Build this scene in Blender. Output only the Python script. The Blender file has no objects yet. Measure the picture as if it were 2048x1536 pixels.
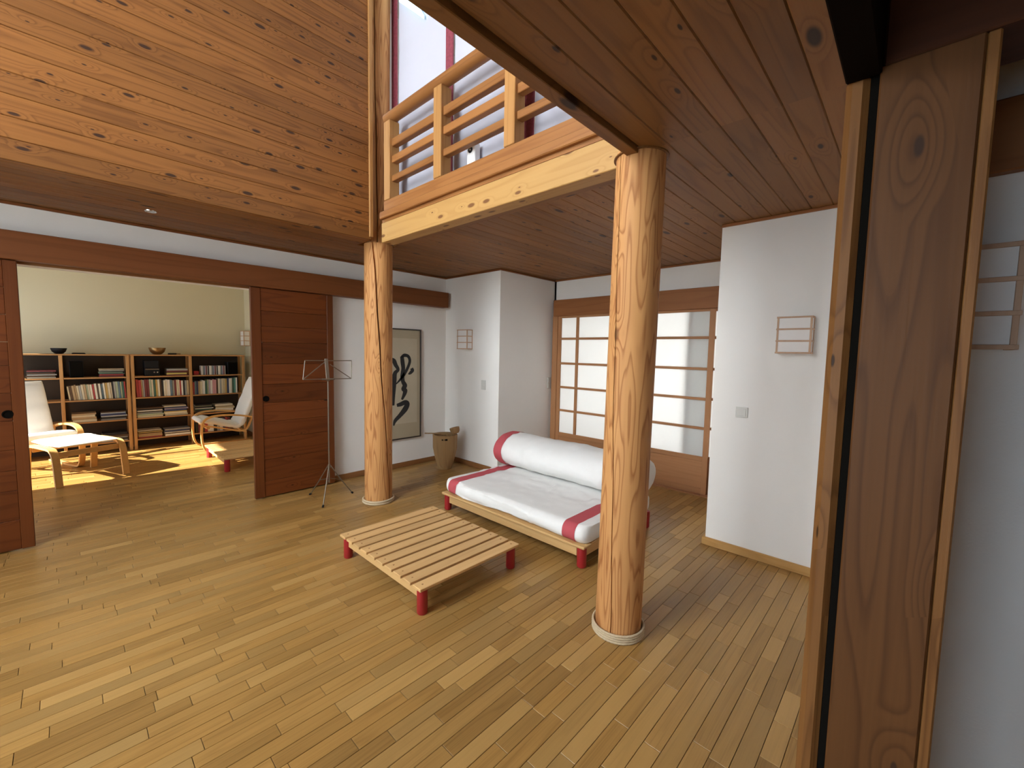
import bpy, bmesh, math, random
from mathutils import Vector, Matrix, noise
random.seed(11)
R = math.radians
S = bpy.context.scene
COL = S.collection

# ---------------------------------------------------------------- camera
CAM_H = 1.5
F_PX, YAW, PITCH, ROLL = 844.7, 0.758269, -0.0756479, 0.0192246
cd = bpy.data.cameras.new('camera'); cam = bpy.data.objects.new('camera', cd); COL.objects.link(cam)
cd.sensor_width = 36.0; cd.lens = F_PX / 2048 * 36.0; cd.clip_start = 0.03; cd.clip_end = 200
_f = Vector((math.cos(YAW)*math.cos(PITCH), math.sin(YAW)*math.cos(PITCH), math.sin(PITCH)))
_r = Vector((math.sin(YAW), -math.cos(YAW), 0)); _u = _r.cross(_f)
_r2 = _r*math.cos(ROLL) + _u*math.sin(ROLL); _u2 = _u*math.cos(ROLL) - _r*math.sin(ROLL)
cam.matrix_world = Matrix(((_r2.x, _u2.x, -_f.x, 0), (_r2.y, _u2.y, -_f.y, 0), (_r2.z, _u2.z, -_f.z, CAM_H), (0, 0, 0, 1)))
S.camera = cam
def project(p):
    d = Vector(p) - Vector((0, 0, CAM_H)); w = d.dot(_f)
    if w < .05: return None
    return 1024 + F_PX*d.dot(_r2)/w, 768 - F_PX*d.dot(_u2)/w, w

# ---------------------------------------------------------------- world, sun, daylight strengths, exposure
W = bpy.data.worlds.new('sky'); S.world = W; W.use_nodes = True
_bg = W.node_tree.nodes['Background']; _bg.inputs[0].default_value = (.72, .86, 1, 1); _bg.inputs[1].default_value = 3.4
sl = bpy.data.lights.new('sun', 'SUN'); so = bpy.data.objects.new('sun', sl); COL.objects.link(so)
sl.energy = 26; sl.color = (1, .93, .78); sl.angle = R(1.0)
_sd = Vector((1, -.06, -math.tan(R(37)))).normalized()
so.rotation_euler = _sd.to_track_quat('-Z', 'Y').to_euler()
DAY_MAIN, DAY_LOW, DAY_SIDE, DAY_SHOJI = 17.5, 4.0, 1.2, 7.0       # brightness of the daylit frosted panes
pl = bpy.data.lights.new('library_window_portal', 'AREA'); po = bpy.data.objects.new('library_window_portal', pl); COL.objects.link(po)
pl.shape = 'RECTANGLE'; pl.size = 1.7; pl.size_y = 2.2; pl.cycles.is_portal = True
po.location = (-1.28, 7.3, 1.12); po.rotation_euler = (R(90), 0, R(-90))
S.view_settings.view_transform = 'Standard'; S.view_settings.look = 'None'
S.view_settings.exposure = 0.0; S.view_settings.gamma = 1; S.view_settings.use_curve_mapping = False
S.cycles.use_denoising = True; S.cycles.max_bounces = 10; S.cycles.diffuse_bounces = 7; S.cycles.sample_clamp_indirect = 8

# ---------------------------------------------------------------- materials
def mat(name):
    m = bpy.data.materials.new(name); m.use_nodes = True
    nt = m.node_tree; b = nt.nodes['Principled BSDF']
    return m, nt, b
def lk(nt, a, b): nt.links.new(a, b)
def plain(name, c, rough=.6, metal=0, spec=.5, var=0, bump=0, bscale=60, noise_mix=0, nscale=8):
    m, nt, b = mat(name)
    b.inputs['Base Color'].default_value = (*c, 1); b.inputs['Roughness'].default_value = rough
    b.inputs['Metallic'].default_value = metal; b.inputs['Specular IOR Level'].default_value = spec
    tc = nt.nodes.new('ShaderNodeTexCoord')
    nz = nt.nodes.new('ShaderNodeTexNoise'); nz.inputs['Scale'].default_value = nscale; nz.inputs['Detail'].default_value = 4
    lk(nt, tc.outputs['Object'], nz.inputs['Vector'])
    mx = nt.nodes.new('ShaderNodeMix'); mx.data_type = 'RGBA'
    mx.inputs['A'].default_value = (*c, 1); mx.inputs['B'].default_value = (*[x*(1-max(noise_mix, .03)) for x in c], 1)
    lk(nt, nz.outputs['Fac'], mx.inputs['Factor']); lk(nt, mx.outputs['Result'], b.inputs['Base Color'])
    if bump:
        n2 = nt.nodes.new('ShaderNodeTexNoise'); n2.inputs['Scale'].default_value = bscale; n2.inputs['Detail'].default_value = 3
        lk(nt, tc.outputs['Object'], n2.inputs['Vector'])
        bp = nt.nodes.new('ShaderNodeBump'); bp.inputs['Strength'].default_value = bump; bp.inputs['Distance'].default_value = .01
        lk(nt, n2.outputs['Fac'], bp.inputs['Height']); lk(nt, bp.outputs['Normal'], b.inputs['Normal'])
    return m
def emit(name, c, s):
    m, nt, b = mat(name)
    b.inputs['Base Color'].default_value = (.8, .8, .8, 1); b.inputs['Emission Color'].default_value = (*c, 1); b.inputs['Emission Strength'].default_value = s
    return m
def math_node(nt, op, a, b=None, clamp=False):
    n = nt.nodes.new('ShaderNodeMath'); n.operation = op; n.use_clamp = clamp
    for i, v in enumerate((a, b)):
        if v is None: continue
        if isinstance(v, (int, float)): n.inputs[i].default_value = v
        else: lk(nt, v, n.inputs[i])
    return n.outputs[0]
def wood(name, c1, c2, axis='X', lng=.8, cross=7, freq=7, line=.5, knots=0.0, kl=1.5, kc=6.0, ksize=.13, kcol=None,
         rough=.5, var=.12, island=False, k3=False, c3=None, coat=0, fine=.3, spec=.22):
    m, nt, b = mat(name); N = nt.nodes
    tc = N.new('ShaderNodeTexCoord')
    rnd = N.new('ShaderNodeNewGeometry').outputs['Random Per Island'] if island else N.new('ShaderNodeObjectInfo').outputs['Random']
    cx = N.new('ShaderNodeCombineXYZ')
    lk(nt, math_node(nt, 'MULTIPLY', rnd, 37.0), cx.inputs[0]); lk(nt, math_node(nt, 'MULTIPLY', rnd, 53.0), cx.inputs[1]); lk(nt, math_node(nt, 'MULTIPLY', rnd, 71.0), cx.inputs[2])
    ad = N.new('ShaderNodeVectorMath'); ad.operation = 'ADD'
    lk(nt, tc.outputs['Object'], ad.inputs[0]); lk(nt, cx.outputs[0], ad.inputs[1])
    ai = 'XYZ'.index(axis)
    def scaled(l, c):
        v = N.new('ShaderNodeVectorMath'); v.operation = 'MULTIPLY'; s = [c, c, c]; s[ai] = l
        v.inputs[1].default_value = s; lk(nt, ad.outputs[0], v.inputs[0]); return v.outputs[0]
    n1 = N.new('ShaderNodeTexNoise'); n1.inputs['Scale'].default_value = 1; n1.inputs['Detail'].default_value = 1.2
    lk(nt, scaled(lng, cross), n1.inputs['Vector'])
    val = n1.outputs['Fac']
    kmask = None
    if knots > 0:
        vo = N.new('ShaderNodeTexVoronoi'); vo.inputs['Scale'].default_value = 1
        if k3: lk(nt, scaled(kl, kc), vo.inputs['Vector'])
        else:
            vo.voronoi_dimensions = '2D'; sx = N.new('ShaderNodeSeparateXYZ'); lk(nt, ad.outputs[0], sx.inputs[0]); cq = N.new('ShaderNodeCombineXYZ')
            oth = [q for q in range(3) if q != ai]
            lk(nt, math_node(nt, 'MULTIPLY', sx.outputs[ai], kl), cq.inputs[0]); lk(nt, math_node(nt, 'MULTIPLY', math_node(nt, 'ADD', sx.outputs[oth[0]], sx.outputs[oth[1]]), kc), cq.inputs[1])
            lk(nt, cq.outputs[0], vo.inputs['Vector'])
        sp = N.new('ShaderNodeSeparateColor'); lk(nt, vo.outputs['Color'], sp.inputs[0])
        gate = math_node(nt, 'GREATER_THAN', knots, sp.outputs[0])
        mr = N.new('ShaderNodeMapRange'); mr.interpolation_type = 'SMOOTHSTEP'
        mr.inputs['From Min'].default_value = ksize*.5; mr.inputs['From Max'].default_value = ksize; mr.inputs['To Min'].default_value = 1; mr.inputs['To Max'].default_value = 0
        kd = math_node(nt, 'DIVIDE', vo.outputs['Distance'], math_node(nt, 'ADD', math_node(nt, 'MULTIPLY', math_node(nt, 'POWER', sp.outputs[1], 2.0), 1.5), .45))
        lk(nt, kd, mr.inputs['Value'])
        kmask = math_node(nt, 'MULTIPLY', mr.outputs[0], gate)
        m2 = N.new('ShaderNodeMapRange'); m2.interpolation_type = 'SMOOTHSTEP'
        m2.inputs['From Min'].default_value = 0; m2.inputs['From Max'].default_value = ksize*4; m2.inputs['To Min'].default_value = .3; m2.inputs['To Max'].default_value = 0
        lk(nt, vo.outputs['Distance'], m2.inputs['Value'])
        val = math_node(nt, 'ADD', val, math_node(nt, 'MULTIPLY', m2.outputs[0], gate))
    ring = math_node(nt, 'FRACT', math_node(nt, 'MULTIPLY', val, float(freq)))
    rp = N.new('ShaderNodeValToRGB'); e = rp.color_ramp.elements
    e[0].position = 0; e[0].color = (.25, .25, .25, 1); e[1].position = 1; e[1].color = (.45, .45, .45, 1)
    for p, v in ((.12, .02), (.6, .18), (.9, 1.0)):
        q = e.new(p); q.color = (v, v, v, 1)
    lk(nt, ring, rp.inputs[0])
    n3 = N.new('ShaderNodeTexNoise'); n3.inputs['Scale'].default_value = 1; n3.inputs['Detail'].default_value = 3
    lk(nt, scaled(lng*2.5, cross*16), n3.inputs['Vector'])
    n4 = N.new('ShaderNodeTexNoise'); n4.inputs['Scale'].default_value = 1; n4.inputs['Detail'].default_value = 2
    lk(nt, scaled(lng*1.3, cross*.8), n4.inputs['Vector'])
    fac = math_node(nt, 'MULTIPLY', rp.outputs[0], line)
    fac = math_node(nt, 'ADD', fac, math_node(nt, 'MULTIPLY', math_node(nt, 'SUBTRACT', n3.outputs['Fac'], .45), fine))
    fac = math_node(nt, 'ADD', fac, math_node(nt, 'MULTIPLY', math_node(nt, 'SUBTRACT', n4.outputs['Fac'], .5), .5), True)
    mx = N.new('ShaderNodeMix'); mx.data_type = 'RGBA'
    mx.inputs['A'].default_value = (*c1, 1); mx.inputs['B'].default_value = (*c2, 1); lk(nt, fac, mx.inputs['Factor'])
    out = mx.outputs['Result']
    if c3:
        m3 = N.new('ShaderNodeMix'); m3.data_type = 'RGBA'; m3.blend_type = 'MIX'
        r3 = math_node(nt, 'FRACT', math_node(nt, 'MULTIPLY', rnd, 17.3))
        lk(nt, math_node(nt, 'MULTIPLY', math_node(nt, 'POWER', r3, 2.0), .75), m3.inputs['Factor'])
        lk(nt, out, m3.inputs['A']); m3.inputs['B'].default_value = (*c3, 1); out = m3.outputs['Result']
    hv = N.new('ShaderNodeHueSaturation'); lk(nt, out, hv.inputs['Color'])
    lk(nt, math_node(nt, 'ADD', math_node(nt, 'MULTIPLY', rnd, 2*var), 1-var), hv.inputs['Value'])
    out = hv.outputs[0]
    if kmask is not None:
        mk = N.new('ShaderNodeMix'); mk.data_type = 'RGBA'; lk(nt, math_node(nt, 'MULTIPLY', kmask, .9), mk.inputs['Factor'])
        lk(nt, out, mk.inputs['A']); mk.inputs['B'].default_value = (*(kcol or [x*.25 for x in c2]), 1); out = mk.outputs['Result']
    lk(nt, out, b.inputs['Base Color'])
    b.inputs['Roughness'].default_value = rough; b.inputs['Specular IOR Level'].default_value = spec
    if coat: b.inputs['Coat Weight'].default_value = coat; b.inputs['Coat Roughness'].default_value = .25
    bp = N.new('ShaderNodeBump'); bp.inputs['Strength'].default_value = .12; bp.inputs['Distance'].default_value = .004
    lk(nt, n3.outputs['Fac'], bp.inputs['Height']); lk(nt, bp.outputs['Normal'], b.inputs['Normal'])
    return m

MT = {}
MT['wall'] = plain('white_plaster', (.80, .775, .74), .85, bump=.08, bscale=180, nscale=3)
MT['cream'] = plain('bounce_tinted_plaster', (.68, .63, .46), .85, bump=.08, bscale=160, nscale=3)  # white plaster with the warm floor bounce put into its colour
FC1, FC2, FC3 = (.33, .178, .050), (.165, .078, .019), (.40, .24, .083)
MT['floor'] = wood('oak_strip', FC1, FC2, 'X', 1.0, 14, 5, .35, rough=.33, var=.18, c3=FC3, fine=1.1, spec=.4)
MT['floor_i'] = wood('oak_strip_field', FC1, FC2, 'X', 1.0, 14, 5, .35, rough=.33, var=.18, c3=FC3, fine=1.1, spec=.4, island=True)
MT['subfloor'] = plain('subfloor', (.10, .055, .02), .9)
PC1, PC2, PK = (.25, .108, .029), (.13, .047, .011), (.022, .010, .007)
MT['pine'] = wood('pine_board', PC1, PC2, 'X', .5, 9, 7, .45, knots=.42, kl=3.2, kc=9, ksize=.13, kcol=PK, rough=.5, var=.18, fine=.35)
MT['pine_wall'] = wood('knotty_pine_board', (.225, .088, .021), (.105, .034, .008), 'X', .5, 10, 8, .6, knots=.62, kl=4.5, kc=13, ksize=.11, kcol=PK, rough=.5, var=.18, fine=.6)
MT['pine_y'] = wood('pine_board_across', PC1, PC2, 'Y', .5, 8, 6, .42, knots=.4, kl=3.2, kc=9, ksize=.12, kcol=PK, rough=.5, var=.1)
MT['beam'] = wood('pale_pine_beam', (.47, .27, .092), (.35, .17, .05), 'Y', .5, 8, 5, .4, knots=.8, kl=3.5, kc=9, ksize=.09, kcol=(.14, .055, .02), rough=.5, var=.05)
MT['rail'] = wood('rail_pine', (.30, .125, .037), (.17, .06, .016), 'Y', .6, 14, 5, .5, rough=.5, var=.12)
MT['rail_z'] = wood('rail_post_pine', (.40, .20, .065), (.25, .10, .028), 'Z', .6, 14, 5, .5, rough=.5, var=.12)
MT['log'] = wood('log', (.57, .285, .105), (.26, .085, .025), 'Z', 1.2, 13, 9, .72, knots=.30, kl=3.0, kc=7.0, ksize=.10, kcol=(.08, .028, .01), rough=.6, spec=.2, var=.0, fine=.3, k3=True)
MT['nageshi'] = wood('lintel_wood', (.19, .064, .019), (.125, .038, .011), 'X', .5, 8, 5, .4, rough=.5, var=.05)
MT['nageshi_y'] = wood('lintel_wood_across', (.28, .11, .038), (.19, .065, .02), 'Y', .5, 8, 5, .4, rough=.5, var=.05)
MT['door'] = wood('door_board', (.135, .036, .008), (.07, .016, .004), 'X', .7, 8, 6, .55, knots=.15, kl=3, kc=8, ksize=.08, rough=.42, var=.24)
MT['door_z'] = wood('door_stile', (.13, .037, .009), (.08, .02, .005), 'Z', .6, 9, 5, .4, rough=.42, var=.08)
MT['post'] = wood('fir_post', (.105, .042, .012), (.045, .015, .004), 'Z', .9, 10, 10, .5, knots=.33, kl=2.6, kc=7, ksize=.10, kcol=(.03, .014, .008), rough=.55, var=.0)
MT['jamb'] = wood('jamb_strip', (.19, .082, .024), (.085, .031, .008), 'Z', 1.0, 22, 6, .6, knots=.35, kl=3.5, kc=12, ksize=.13, rough=.5, var=.05)
MT['header'] = wood('shade_darkened_header', (.055, .016, .005), (.03, .009, .003), 'Y', .5, 8, 5, .4, rough=.6, var=.0)  # rust-brown wood, darkened in its colour to stand for shade
MT['track'] = plain('shade_black_track', (.007, .004, .0025), .95, spec=.03)  # shade under the beam is put into this near-black colour
MT['shoji_y'] = wood('shoji_frame', (.40, .19, .085), (.28, .12, .05), 'Y', .6, 14, 4, .3, rough=.5, var=.06)
MT['shoji_z'] = wood('shoji_stile', (.40, .19, .085), (.28, .12, .05), 'Z', .6, 14, 4, .3, rough=.5, var=.06)
MT['beech'] = wood('beech_slat', (.60, .37, .16), (.48, .265, .10), 'X', .7, 14, 4, .35, rough=.5, var=.1, fine=.3)
MT['beech_y'] = wood('beech_rail', (.60, .375, .16), (.49, .275, .10), 'Y', .7, 14, 4, .35, rough=.5, var=.1, fine=.3)
MT['plug'] = plain('wood_plug', (.34, .17, .06), .6)
MT['red'] = plain('red_lacquer', (.33, .015, .018), .38, nscale=5)
MT['redband'] = plain('red_canvas', (.48, .075, .09), .85, bump=.1, bscale=300)
MT['white_cloth'] = plain('white_cotton', (.82, .81, .79), .9, bump=.15, bscale=220, nscale=12, noise_mix=.05)
MT['rope'] = plain('hemp_rope', (.66, .52, .34), .9, bump=.5, bscale=250, noise_mix=.3, nscale=80)
MT['base'] = wood('oak_baseboard', (.48, .27, .095), (.34, .17, .05), 'Y', .8, 14, 5, .4, rough=.5, var=.05)
MT['base_d'] = wood('dark_baseboard', (.27, .12, .042), (.18, .07, .024), 'X', .8, 14, 5, .4, rough=.5, var=.05)
MT['base_dy'] = wood('dark_baseboard_across', (.27, .12, .042), (.18, .07, .024), 'Y', .8, 14, 5, .4, rough=.5, var=.05)
MT['lampwood'] = wood('pale_lamp_wood', (.56, .37, .25), (.45, .28, .18), 'Z', 1, 20, 4, .3, rough=.6, var=.05)
MT['paper'] = plain('lamp_paper', (.82, .80, .78), .9, bump=.1, bscale=90)
MT['plastic'] = plain('white_plastic', (.60, .59, .55), .4)
MT['black'] = plain('black_plastic', (.012, .012, .014), .5, spec=.2)
MT['dark'] = plain('dark_void', (.006, .005, .004), .95, spec=.02)
MT['metal'] = plain('nickel', (.28, .24, .19), .35, metal=.9)
MT['brass'] = plain('worn_brass', (.42, .27, .12), .35, metal=.9, noise_mix=.4, nscale=20)
MT['chrome'] = plain('chrome', (.8, .8, .8), .15, metal=1)
MT['bookcase'] = wood('bookcase_pine', (.46, .25, .10), (.34, .17, .06), 'Z', .7, 12, 4, .35, rough=.55, var=.08)
MT['bookcase_x'] = wood('bookcase_shelf_pine', (.44, .24, .10), (.32, .16, .06), 'X', .7, 12, 4, .35, rough=.55, var=.08)
MT['bookback'] = plain('dark_back_panel', (.05, .035, .022), .8)
MT['birch'] = wood('bent_birch', (.66, .38, .14), (.54, .28, .09), 'X', .8, 14, 4, .3, rough=.4, var=.04)
MT['bucket'] = wood('bucket_wood', (.36, .22, .10), (.24, .135, .06), 'Z', .8, 10, 6, .5, rough=.6, var=.1)
MT['silk'] = plain('picture_silk', (.52, .45, .33), .7, noise_mix=.18, nscale=4)
MT['silk2'] = plain('picture_mount', (.42, .35, .24), .7, noise_mix=.1, nscale=4)
MT['ink'] = plain('ink', (.02, .018, .018), .7, noise_mix=.4, nscale=20)
MT['frame_b'] = plain('black_picture_frame', (.03, .02, .015), .4)
MT['curtain'] = plain('white_curtain', (.50, .50, .57), .9, bump=.05, bscale=200)
MT['redtrim'] = plain('red_brocade', (.36, .06, .09), .8, noise_mix=.75, nscale=45)
MT['day_main'] = emit('daylit_pane', (.85, .94, 1.0), DAY_MAIN)
MT['day_low'] = emit('daylit_garden_pane', (.88, .96, .92), DAY_LOW)
MT['fill_blue'] = emit('added_fill_pane', (.62, .82, 1.0), 8.0)  # bluish glow of the low window added to brighten the right wall
MT['day_side'] = emit('daylit_side_pane', (.80, .91, 1.0), DAY_SIDE)
MT['day_shoji'] = emit('daylit_hall_pane', (.93, .97, 1.0), DAY_SHOJI)
MT['day_loft'] = emit('daylit_top_light', (.30, .82, 1.0), 1.15)
def translucent(name, c):
    m, nt, b = mat(name); N = nt.nodes
    d = N.new('ShaderNodeBsdfDiffuse'); d.inputs[0].default_value = (*c, 1)
    t = N.new('ShaderNodeBsdfTranslucent'); t.inputs[0].default_value = (*c, 1)
    g = N.new('ShaderNodeBsdfGlossy'); g.inputs['Roughness'].default_value = .12
    tc = N.new('ShaderNodeTexCoord'); nz = N.new('ShaderNodeTexNoise'); nz.inputs['Scale'].default_value = 3
    lk(nt, tc.outputs['Object'], nz.inputs['Vector'])
    x = N.new('ShaderNodeMixShader')
    mr = N.new('ShaderNodeMapRange'); mr.inputs['To Min'].default_value = .52; mr.inputs['To Max'].default_value = .58
    lk(nt, nz.outputs['Fac'], mr.inputs['Value']); lk(nt, mr.outputs[0], x.inputs[0])
    lk(nt, d.outputs[0], x.inputs[1]); lk(nt, t.outputs[0], x.inputs[2])
    y = N.new('ShaderNodeMixShader'); fr = N.new('ShaderNodeFresnel'); fr.inputs[0].default_value = 1.35
    lk(nt, fr.outputs[0], y.inputs[0]); lk(nt, x.outputs[0], y.inputs[1]); lk(nt, g.outputs[0], y.inputs[2])
    lk(nt, y.outputs[0], N['Material Output'].inputs['Surface']); return m
MT['shoji_pane'] = translucent('frosted_shoji_pane', (.88, .88, .86))
_bc = {}
def bookmat(c):
    k = tuple(c)
    if k not in _bc: _bc[k] = plain('book_cover', c, .6, noise_mix=.12, nscale=60)
    return _bc[k]

# ---------------------------------------------------------------- mesh helpers
class MB:
    def __init__(s): s.v = []; s.f = []
    def add(s, v, f):
        o = len(s.v); s.v += [tuple(p) for p in v]; s.f += [tuple(i+o for i in q) for q in f]; return s
    def box(s, x0, x1, y0, y1, z0, z1):
        return s.add([(x0,y0,z0),(x1,y0,z0),(x1,y1,z0),(x0,y1,z0),(x0,y0,z1),(x1,y0,z1),(x1,y1,z1),(x0,y1,z1)],
                     [(0,3,2,1),(4,5,6,7),(0,1,5,4),(1,2,6,5),(2,3,7,6),(3,0,4,7)])
    def cbox(s, x0, x1, y0, y1, z0, z1, c):
        """box with every edge chamfered by c"""
        bm = bmesh.new(); bmesh.ops.create_cube(bm, size=1)
        for v in bm.verts: v.co = Vector(((x0+x1)/2+v.co.x*(x1-x0), (y0+y1)/2+v.co.y*(y1-y0), (z0+z1)/2+v.co.z*(z1-z0)))
        bmesh.ops.bevel(bm, geom=bm.edges[:], offset=c, segments=1, affect='EDGES')
        bm.verts.index_update(); s.add([v.co for v in bm.verts], [[v.index for v in f.verts] for f in bm.faces]); bm.free(); return s
    def tube(s, pts, rad, n=12, cap=True):
        pts = [Vector(p) for p in pts]; rr = rad if isinstance(rad, (list, tuple)) else [rad]*len(pts)
        o = len(s.v); up = None
        for i, p in enumerate(pts):
            t = (pts[min(i+1, len(pts)-1)] - pts[max(i-1, 0)]).normalized()
            if up is None: up = t.orthogonal().normalized()
            up = (up - t*up.dot(t)).normalized(); sd = t.cross(up)
            for k in range(n):
                a = 2*math.pi*k/n; s.v.append(tuple(p + up*math.cos(a)*rr[i] + sd*math.sin(a)*rr[i]))
        for i in range(len(pts)-1):
            for k in range(n):
                a, b2 = o+i*n+k, o+i*n+(k+1) % n; s.f.append((a, b2, b2+n, a+n))
        if cap: s.f.append(tuple(o+k for k in range(n))[::-1]); s.f.append(tuple(o+(len(pts)-1)*n+k for k in range(n)))
        return s
    def lathe(s, prof, n=32, c=(0, 0, 0)):
        o = len(s.v)
        for r, z in prof:
            for k in range(n):
                a = 2*math.pi*k/n; s.v.append((c[0]+r*math.cos(a), c[1]+r*math.sin(a), c[2]+z))
        for i in range(len(prof)-1):
            for k in range(n):
                a, b2 = o+i*n+k, o+i*n+(k+1) % n; s.f.append((a, b2, b2+n, a+n))
        if prof[0][0] > 1e-6: s.f.append(tuple(o+k for k in range(n))[::-1])
        if prof[-1][0] > 1e-6: s.f.append(tuple(o+(len(prof)-1)*n+k for k in range(n)))
        return s
    def ribbon(s, pts, y0, y1, t):
        """bent lath: path pts in local x,z; width y0..y1; thickness t"""
        o = len(s.v); P = [Vector((p[0], 0, p[1])) for p in pts]; Y = Vector((0, 1, 0))
        for i, p in enumerate(P):
            d = (P[min(i+1, len(P)-1)] - P[max(i-1, 0)]).normalized(); n = d.cross(Y).normalized()
            for sy, sn in ((y0, .5), (y1, .5), (y1, -.5), (y0, -.5)): s.v.append(tuple(p + n*sn*t + Y*sy))
        for i in range(len(P)-1):
            for k in range(4):
                a, b2 = o+i*4+k, o+i*4+(k+1) % 4; s.f.append((a, b2, b2+4, a+4))
        s.f.append((o+3, o+2, o+1, o)); e = o+(len(P)-1)*4; s.f.append((e, e+1, e+2, e+3)); return s
    def mesh(s, name, m=None, smooth=None):
        me = bpy.data.meshes.new(name); me.from_pydata(s.v, [], s.f)
        bm = bmesh.new(); bm.from_mesh(me); bmesh.ops.recalc_face_normals(bm, faces=bm.faces[:]); bm.to_mesh(me); bm.free()
        if m: me.materials.append(m)
        if smooth: me.shade_smooth(); me.set_sharp_from_angle(angle=R(smooth))
        return me
    def obj(s, name, m, parent=None, smooth=None, loc=None):
        return link(name, s.mesh(name, m, smooth), parent, loc)
def link(name, me, parent=None, loc=None):
    o = bpy.data.objects.new(name, me); COL.objects.link(o)
    if parent: o.parent = parent
    if loc: o.location = loc
    return o
def tag(o, label=None, cat=None, group=None, kind=None):
    if label: o['label'] = label
    if cat: o['category'] = cat
    if group: o['group'] = group
    if kind: o['kind'] = kind
    return o
def thing(name, loc, label, cat, rz=0, group=None):
    o = bpy.data.objects.new(name, None); COL.objects.link(o); o.location = loc; o.rotation_euler = (0, 0, rz); o.empty_display_size = .1
    return tag(o, label, cat, group)
def copy_tree(o, loc, rz=0, label=None, parent=None):
    c = o.copy(); COL.objects.link(c); c.parent = parent
    if parent is None: c.location = loc; c.rotation_euler = (0, 0, rz)
    if label: c['label'] = label
    for ch in list(o.children): copy_tree(ch, None, 0, None, c)
    return c
def struct(name, mb, m, label=None, smooth=None):
    return tag(mb.obj(name, m, None, smooth), label, None, None, 'structure')
def smoothpath(pts, n=6):
    """Catmull-Rom through 2-D or 3-D points"""
    P = [Vector(p) for p in pts]; out = []
    for i in range(len(P)-1):
        a, b2, c, d = P[max(i-1, 0)], P[i], P[i+1], P[min(i+2, len(P)-1)]
        for k in range(n):
            t = k/n; out.append(.5*((2*b2) + (c-a)*t + (2*a-5*b2+4*c-d)*t*t + (3*b2-a-3*c+d)*t**3))
    out.append(P[-1]); return out

# ---------------------------------------------------------------- room dimensions
ZC = 2.485; ROOF = 5.4
XW, YS = -2.3, -2.6              # window wall, wall behind
YL, XB, YJ, XS, XR = 4.68, 3.60, 3.63, 4.65, 3.46
YP = 3.63                        # upper board wall
LX0, LX1, LY1 = -1.2, 2.12, 8.33 # library

# ---------------------------------------------------------------- floor
floor = struct('floor', MB().box(XW, 6.2, YS, YL+.15, -.2, -.012).box(LX0, LX1, YL+.15, LY1, -.2, -.012), MT['subfloor'], 'oak strip parquet floor running through both rooms')
def strip_geo(l, w, dx=0, dy=0, dz=0):
    c = .0010; g = .0010
    x0, x1, y0, y1 = dx+g, dx+l-g, dy+g, dy+w-g
    v = [(x0,y0,-.012+dz),(x1,y0,-.012+dz),(x1,y1,-.012+dz),(x0,y1,-.012+dz),(x0,y0,-c+dz),(x1,y0,-c+dz),(x1,y1,-c+dz),(x0,y1,-c+dz),
         (x0+c,y0+c,dz),(x1-c,y0+c,dz),(x1-c,y1-c,dz),(x0+c,y1-c,dz)]
    f = [(0,1,5,4),(1,2,6,5),(2,3,7,6),(3,0,4,7),(4,5,9,8),(5,6,10,9),(6,7,11,10),(7,4,8,11),(8,9,10,11)]
    return v, f
SW = .068; LENS = [.22, .28, .34, .40, .46, .54, .62]
strips = []
rng = random.Random(5)
y = YS
while y < LY1 - .01:
    if y < YL: xa, xb = XW, XS + .1
    elif y < YL+.15: xa, xb = -.34, 1.34
    else: xa, xb = LX0, LX1
    x = xa - rng.random()*.5
    w = min(SW, LY1 - y)
    while x < xb:
        l = rng.choice(LENS)
        a, b2 = max(x, xa), min(x+l, xb)
        if b2 - a > .03:
            # a log column stands on the floor, strips run under it
            q = project(((a+b2)/2, y+w/2, 0)); sc = 0
            if q and -60 < q[0] < 1640 and q[1] < 1600:
                d = Vector(((a+b2)/2, y+w/2, -CAM_H)); sc = (b2-a)*w*CAM_H/d.length**3
                if q[0] < 30 and y > 4.3: sc = 0
            strips.append((sc, a, b2-a, y, w))
        x += l
    y += SW
strips.sort(key=lambda t: -t[0])
smesh = {}
rest = MB()
for i, (sc, a, l, yy, w) in enumerate(strips):
    dz = rng.uniform(-.0003, .0003)
    if i < 300:
        k = (round(l, 4), round(w, 4))
        if k not in smesh: smesh[k] = MB().add(*strip_geo(l, w)).mesh('strip', MT['floor'])
        link('strip', smesh[k], floor, (a, yy, dz))
    else:
        rest.add(*strip_geo(l, w, a, yy, dz))
me = bpy.data.meshes.new('strip_field'); me.from_pydata(rest.v, [], rest.f); me.materials.append(MT['floor_i'])
tag(link('strip_field', me, floor), kind='stuff')

# ---------------------------------------------------------------- walls
wl = MB().box(XW, -.34, YL, YL+.15, 0, ZC).box(1.34, XS, YL, YL+.15, 0, ZC).box(-.34, 1.34, YL, YL+.15, 2.06, ZC)
wl.box(1.90, XS, YL, YL+.15, ZC, ROOF)
struct('wall_left', wl, MT['wall'], 'white plaster wall with the wide sliding door opening')
struct('wall_corner', MB().box(XB, XS, YJ, YL, 0, ZC), MT['wall'], 'white plaster projecting corner wall behind the sofa')
struct('wall_shoji', MB().box(XS, XS+.12, -.1, YJ+.2, 2.02, ZC).box(XS, XS+.12, YJ-.03, YJ+1.2, 0, ZC).box(XS, XS+.12, -.1, .55, 0, 2.02), MT['wall'], 'white plaster wall around the shoji screens')
struct('wall_right', MB().box(XR, XS, YS, 1.115, 0, ZC), MT['wall'], 'white plaster wall block with a paper lamp')
struct('wall_south', MB().box(1.75, XR, -.04, .078, 0, ZC), MT['wall'], 'white plaster wall ending in the fir post')
struct('wall_lamp', MB().box(1.62, 1.75, YS, .078, 0, ZC), MT['wall'], 'white plaster wall right of the fir post')
struct('wall_back', MB().box(XW, 1.75, YS-.12, YS, 0, ROOF), MT['pine'], 'wall behind the viewer with wood lining added to cut bounce')  # unseen wall; its wood is added to dim the bounced light
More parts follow.
